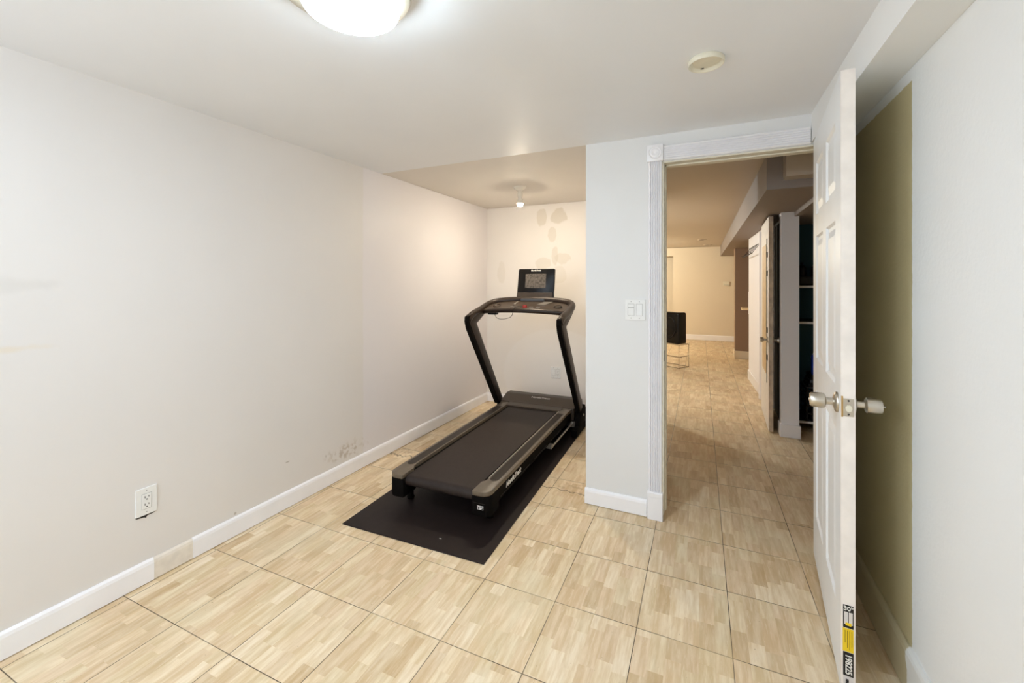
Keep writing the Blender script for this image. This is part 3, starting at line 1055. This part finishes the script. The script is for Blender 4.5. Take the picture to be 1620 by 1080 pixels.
tube(bm, spline([(-0.262, 1.33, 1.056), (-0.235, 1.31, 1.032), (-0.19, 1.30, 1.022), (-0.13, 1.295, 1.030), (-0.085, 1.29, 1.052), (-0.06, 1.283, 1.11), (-0.045, 1.30, 1.130), (0.0, 1.37, 1.135)], 8), 0.0022, 6)
link('key_cord', bm, M['slot'], tray)
bm = B()
bx(bm, -0.11, 0.12, 1.555, 1.60, 1.165, 1.192, bev=0.006)
link('tablet_ledge', bm, M['item_grey'], tray)
for (xa, xb, xc, xd) in ((0.125, 0.205, 0.165, 0.085), (-0.135, -0.118, -0.118, -0.135)):
    bm = B()
    vs = [bm.verts.new(p) for p in ((xd, 1.455, 1.1395), (xc, 1.455, 1.1395), (xb, 1.545, 1.1615), (xa, 1.545, 1.1615))]
    vt = [bm.verts.new(v.co + Vector((0, -0.0015, 0.006))) for v in vs]
    bm.faces.new(vt)
    for i in range(4):
        bm.faces.new((vs[i], vs[(i + 1) % 4], vt[(i + 1) % 4], vt[i]))
    bmesh.ops.recalc_face_normals(bm, faces=bm.faces)
    link('accent_plate', bm, M['silver'], tray)
# console monitor, tilted back
mon = bpy.data.objects.new('monitor', None)
T = Matrix.Translation((0.012, 1.60, 1.185)) @ Matrix.Rotation(R(-9), 4, 'X')
bm = B()
prism(bm, [(-0.176, 0.0), (0.172, 0.0), (0.177, 0.012), (0.178, 0.276), (0.173, 0.284), (-0.168, 0.284), (-0.173, 0.276), (-0.179, 0.012)], 'y', 0.0, 0.032, bev=0.004)
bpy.data.objects.remove(mon)
mon = link('monitor', bm, M['black_gloss'], tm, True, T)
bm = B()
bx(bm, -0.100, 0.100, -0.0012, 0.001, 0.105, 0.236)
link('screen', bm, M['screen'], mon, False, T)
bm = B()
bx(bm, -0.172, 0.170, -0.007, 0.004, 0.004, 0.062, bev=0.003)
link('speaker_bar', bm, M['hood'], mon, False, T)
text('NordicTrack', 0.018, M['letter'], mon, T @ frame((0, -0.001, 0.266), X_, Z_, -Y_), bold=0.0006)
bm = B()
bx(bm, -0.035, 0.035, 0.03, 0.05, 0.0, 0.12)
link('monitor_bracket', bm, M['black'], mon, False, T)

# ------------------------------------------------------------------ the hall beyond the doorway
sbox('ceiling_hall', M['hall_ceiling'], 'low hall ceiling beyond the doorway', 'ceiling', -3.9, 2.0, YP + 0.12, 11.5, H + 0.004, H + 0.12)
sbox('wall_hall_left', M['hall_wall'], 'left wall of the hall out of the doorway view', 'wall', -3.9, -3.78, YA + 0.22, 11.5, 0, H)
sbox('wall_hall_right', M['hall_wall'], 'right side wall far round the hall corner', 'wall', 1.8, 1.92, YP + 0.12, 11.5, 0, H)
sbox('wall_hall_near', M['hall_wall'], 'hall side of the wall right of the doorway', 'wall', XR + 0.14, 1.8, YP, YP + 0.12, 0, H)
bm = B()
bx(bm, -0.76, 1.8, 10.9, 11.02, 0, H)
bx(bm, -3.78, -0.76, 10.9, 11.02, 1.985, H)
bx(bm, -3.78, -0.76, 11.32, 11.44, 0, H)
struct('wall_hall_end', bm, M['hall_wall'], 'cream far wall at the end of the hall', 'wall')
struct('baseboard_hall', boardx(-0.76, 1.8, 10.9, 0.125, 0.018), M['trim'], 'pale baseboard along the far hall wall', 'baseboard')
# duct soffit
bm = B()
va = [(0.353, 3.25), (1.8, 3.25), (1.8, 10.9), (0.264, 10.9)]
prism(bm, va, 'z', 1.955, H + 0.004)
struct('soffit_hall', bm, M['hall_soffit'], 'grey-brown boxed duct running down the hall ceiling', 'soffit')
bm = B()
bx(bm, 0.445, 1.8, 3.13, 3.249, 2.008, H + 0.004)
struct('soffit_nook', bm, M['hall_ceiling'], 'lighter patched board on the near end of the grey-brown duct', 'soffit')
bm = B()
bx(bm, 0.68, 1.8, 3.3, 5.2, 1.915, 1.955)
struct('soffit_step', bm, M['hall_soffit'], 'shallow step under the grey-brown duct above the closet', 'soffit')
# partition end, wall beyond
cb = sbox('wall_closet', M['hall_pale'], 'pale grey end of the partition between hall door and shelf nook', 'wall', 0.583, 0.714, 4.35, 4.46, 0, 1.955)
bm = B()
bx(bm, 0.572, 0.725, 4.336, 4.47, 0, 0.11, bev=0.003)
struct('baseboard_closet', bm, M['hall_pale'], 'baseboard wrapped round the pale partition end', 'baseboard')
sbox('wall_closet_side', M['dark'], 'wall behind the ajar hall door, coloured dark for the shaded opening', 'wall', 0.64, 0.714, 4.46, 5.26, 0, 1.955)
sbox('wall_nook', M['teal'], 'dark teal back wall of the shelf nook', 'wall', 0.714, 1.8, 5.0, 5.12, 0, 1.955)
bm = B()
prism(bm, [(0.574, 5.30), (0.72, 5.30), (0.72, 6.8), (0.522, 6.8)], 'z', 0, 1.955)
struct('wall_hall_side', bm, M['hall_pale'], 'pale hall wall with the wire rack beyond the hall door', 'wall')
bm = B()
prism(bm, [(0.560, 5.70), (0.574, 5.70), (0.530, 6.8), (0.508, 6.8)], 'z', 0.004, 0.13)
struct('baseboard_hall_side', bm, M['trim'], 'white baseboard below the wire rack wall', 'baseboard')
bm = B()
bx(bm, 0.538, 0.575, 5.62, 5.70, 0, 1.93)
bx(bm, 0.548, 0.580, 5.27, 5.35, 0, 1.93)
struct('trim_6', bm, M['hall_pale'], 'worn door frame next to the hall door hinges', 'door casing')
sbox('column', M['hall_column'], 'square brown-grey column near the far end of the hall', 'column', 0.44, 0.86, 8.49, 8.80, 0, 1.955)
bm = B()
bx(bm, 0.425, 0.875, 8.475, 8.815, 0, 0.14, bev=0.004)
struct('baseboard_column', bm, M['hall_wall'], 'cream baseboard wrapped round the brown-grey column', 'baseboard')

# hall door ajar, with a tall panel clipped to its face
hd = thing('door_2', 'white hall door ajar with a tall narrow panel clipped to it', 'door', (0.494, 4.41, 0), math.atan2(0.815, 0.024))
hd['kind'] = 'structure'
bm = B()
bx(bm, 0.0, 0.80, -0.036, 0.0, 0.012, 1.935, bev=0.002)
link('door_leaf', bm, M['hall_door'], hd)
bm = B()
bx(bm, -0.0022, 0.002, -0.0355, -0.0005, 0.014, 1.93)
link('door_edge', bm, M['raw_edge'], hd)
bm = B()
bx(bm, 0.16, 0.56, 0.0, 0.008, 0.50, 1.70, bev=0.001)
mr = link('clipped_panel', bm, M['wood_pale'], hd)
bm = B()
bx(bm, 0.12, 0.15, 0.0, 0.006, 0.42, 1.75)
link('edge_moulding', bm, M['gap'], mr)
for cz in (0.66, 0.91, 1.43, 1.60):
    bm = B()
    bx(bm, 0.08, 0.11, 0.0, 0.010, cz - 0.025, cz + 0.025, bev=0.002)
    link('clip', bm, M['slot'], mr)
for sg in (1, -1):
    A = Matrix.Translation((0.06, 0 if sg > 0 else -0.036, 0.825)) @ Matrix.Rotation(R(-90 if sg > 0 else 90), 4, 'X')
    bm = B()
    lathe(bm, [(0, 0), (0.03, 0), (0.03, 0.006), (0.012, 0.012), (0.011, 0.03), (0.022, 0.034), (0.025, 0.045), (0.022, 0.062), (0, 0.064)], 24, A)
    link('door_knob', bm, M['nickel'], hd, True)
bm = B()
bx(bm, -0.0035, -0.001, -0.031, -0.006, 0.795, 0.855)
link('latch_plate', bm, M['nickel'], hd)

# wire rack on the side wall
rk = thing('wire_rack', 'black wire rack fixed high on the pale hall wall', 'rack', (0.545, 6.25, 1.74), math.atan2(1.5, -0.052) - R(90))
for k in range(5):
    bm = B()
    y = -0.45 + k * 0.225
    tube(bm, [(0.0, y, 0.07), (-0.085, y, -0.045), (-0.10, y, -0.03)], 0.0035, 6)
    link('hook_wire', bm, M['slot'], rk)
bm = B()
tube(bm, [(-0.004, -0.48, 0.07), (-0.004, 0.48, 0.07)], 0.006, 6)
link('back_rail', bm, M['slot'], rk)
bm = B()
tube(bm, [(-0.085, -0.48, -0.045), (-0.085, 0.48, -0.045)], 0.006, 6)
link('front_rail', bm, M['slot'], rk)
# ledge and panel past the end of that wall
bm = B()
bx(bm, 0.44, 0.80, 6.83, 7.05, 0.955, 0.985, bev=0.004)
lg = link('wall_ledge', bm, M['wood_pale'])
tag(lg, 'short pale wooden ledge in front of the brown-grey column', 'ledge')
bm = B()
bx(bm, 0.520, 0.535, 6.805, 6.83, 0.90, 1.22)
link('end_panel', bm, M['hall_pale'], lg)
bm = B()
bx(bm, 0.60, 0.70, 6.83, 6.90, 0.0, 0.955)
link('ledge_post', bm, M['hall_column'], lg)
# thermostat
th_ = thing('thermostat', 'small pale thermostat box on the far cream wall', 'thermostat', (0.385, 10.9, 1.325))
bm = B()
bx(bm, -0.065, 0.065, -0.03, 0.0, -0.05, 0.05, bev=0.006)
link('housing', bm, M['plastic_ivory'], th_)
bm = B()
bx(bm, -0.05, 0.05, -0.034, -0.028, -0.035, -0.028)
link('grille_slot', bm, M['gap'], th_)
# ceiling downlights at the far end
for (x, y, lab) in ((-0.10, 9.07, 'small brown-rimmed ceiling downlight nearer along the hall ceiling'), (0.0, 10.35, 'small brown-rimmed ceiling downlight close to the far hall wall')):
    d = thing('ceiling_downlight', lab, 'ceiling light', (x, y, H + 0.004), 0, 'hall ceiling downlights')
    bm = B()
    lathe(bm, [(0.055, 0), (0.085, 0), (0.085, -0.006), (0.058, -0.010), (0.055, 0)], 28)
    link('trim_ring', bm, M['hall_ceiling'], d, True)
    bm = B()
    lathe(bm, [(0, -0.003), (0.056, -0.003), (0.056, -0.001), (0, -0.001)], 28)
    link('recess', bm, M['slot'], d)

# black box on a wire stand
e1, e2 = Vector((-0.84, 0.5426, 0)).normalized(), Vector((0.5426, 0.84, 0)).normalized()
ws = thing('wire_stand', 'thin chrome wire sled stand under a black box in the hall', 'stand', (-0.41, 7.11, 0), math.atan2(-e1.y, -e1.x))
# local x points from the far left end (-0.42) to the near corner (0), y away from the viewer
bm = B()
for yy in (0.0, 0.25):
    tube(bm, [(0, yy, 0.006), (0, yy, 0.366), (-0.42, yy, 0.366), (-0.42, yy, 0.006)], 0.006, 8, closed=True)
link('side_loop', bm, M['chrome'], ws)
for xx in (0.0, -0.42):
    for zw in (0.366, 0.007, 0.18):
        bm = B()
        tube(bm, [(xx, 0, zw), (xx, 0.25, zw)], 0.0055, 8)
        link('cross_wire', bm, M['chrome'], ws)
bm = B()
bx(bm, -0.40, 0.06, -0.02, -0.008, 0.175, 0.19)
link('foot_bar', bm, M['chrome'], ws)
bxo = thing('speaker', 'black glossy box with a ringed front on the wire stand', 'speaker', (-0.41, 7.11, 0.373), math.atan2(-e1.y, -e1.x))
bm = B()
bx(bm, -0.40, 0.0, -0.01, 0.20, 0.0, 0.50, bev=0.03, seg=4)
link('cabinet', bm, M['vinyl'], bxo, True)
bm = B()
ring = [(-0.195 + 0.145 * math.cos(a), -0.014, 0.26 + 0.175 * math.sin(a)) for a in [i * math.pi / 24 for i in range(48)]]
tube(bm, ring, 0.010, 10, closed=True)
link('front_ring', bm, M['black_gloss'], bxo, True)
bm = B()
lathe(bm, [(0, 0.01), (0.05, 0.012), (0.10, 0.0), (0.12, 0.0)], 32, Matrix.Translation((-0.195, -0.0105, 0.26)) @ Matrix.Rotation(R(90), 4, 'X'))
link('cone', bm, M['vinyl'], bxo, True)

# shelf nook
for z, lab in ((0.095, 'lowest white-edged shelf in the teal nook, under the crate'), (0.99, 'empty middle white-edged shelf in the teal nook'), (1.317, 'highest white-edged shelf in the teal nook, under the flat case')):
    sh = thing('wall_shelf', lab, 'shelf', (0.73, 4.575, z), 0, 'shelves in the nook')
    bm = B()
    bx(bm, 0, 1.06, 0.012, 0.425, -0.018, 0)
    link('shelf_board', bm, M['item_black'], sh)
    bm = B()
    bx(bm, 0, 1.06, 0, 0.012, -0.020, 0, bev=0.002)
    link('front_edge', bm, M['shelf_white'], sh)


def item(name, lab, cat, bm, mat, loc, group=None, smooth=False):
    o = link(name, bm, mat, None, smooth)
    o.location = loc
    return tag(o, lab, cat, group)


bm = B()
bx(bm, 0, 0.30, 0, 0.22, 0, 0.085, bev=0.01)
hc = item('storage_case', 'flat black case on the top shelf of the nook', 'case', bm, M['item_black'], (0.76, 4.63, 1.317))
bm = B()
bx(bm, 0.12, 0.2, -0.006, 0.004, 0.03, 0.05, bev=0.002)
link('latch', bm, M['silver'], hc)
for (x, y, lab) in ((0.80, 4.74, 'dark bottle on the flat black case, nearer the partition'), (0.90, 4.72, 'dark bottle on the flat black case, nearer the open door')):
    bm = B()
    lathe(bm, [(0, 0), (0.035, 0), (0.036, 0.01), (0.036, 0.08), (0.02, 0.10), (0.014, 0.105), (0.014, 0.13), (0, 0.13)], 24)
    bt = item('bottle', lab, 'bottle', bm, M['item_black'], (x, y, 1.402), 'dark bottles in the shelf nook', True)
bm = B()
bx(bm, 0, 0.34, 0, 0.28, 0.0, 0.012)
for k in range(9):
    x = k * 0.04
    bx(bm, x, x + 0.01, 0, 0.01, 0, 0.30)
    bx(bm, x, x + 0.01, 0.27, 0.28, 0, 0.30)
for z in (0.06, 0.13, 0.20, 0.27):
    bx(bm, 0, 0.33, 0, 0.01, z, z + 0.012)
    bx(bm, 0, 0.33, 0.27, 0.28, z, z + 0.012)
    bx(bm, 0, 0.01, 0, 0.28, z, z + 0.012)
    bx(bm, 0.32, 0.33, 0, 0.28, z, z + 0.012)
cr = item('crate', 'black slatted crate on the bottom shelf of the nook', 'crate', bm, M['item_black'], (0.81, 4.60, 0.095))
bm = B()
bx(bm, -0.005, 0.335, -0.005, 0.285, 0.297, 0.303)
link('rim', bm, M['item_grey'], cr)
zz = 0.3985
for k, (h_, m_) in enumerate(((0.035, 'item_black'), (0.03, 'item_grey'), (0.04, 'item_black'))):
    bm = B()
    bx(bm, 0, 0.28, 0, 0.22, 0, h_ - 0.001, bev=0.004)
    item('folded_cover', ('lowest dark folded cover stacked on the crate', 'grey folded cover in the middle of the crate stack', 'top dark folded cover under the blue bottle')[k], 'cover', bm, M[m_], (0.83 + 0.01 * k, 4.62, zz), 'folded covers on the crate')
    zz += h_
bm = B()
lathe(bm, [(0, 0), (0.05, 0), (0.052, 0.01), (0.052, 0.16), (0.03, 0.20), (0.018, 0.205), (0.018, 0.235), (0, 0.235)], 28)
item('detergent_bottle', 'blue bottle standing on the stack in the shelf nook', 'bottle', bm, M['blue'], (0.915, 4.70, zz), smooth=True)
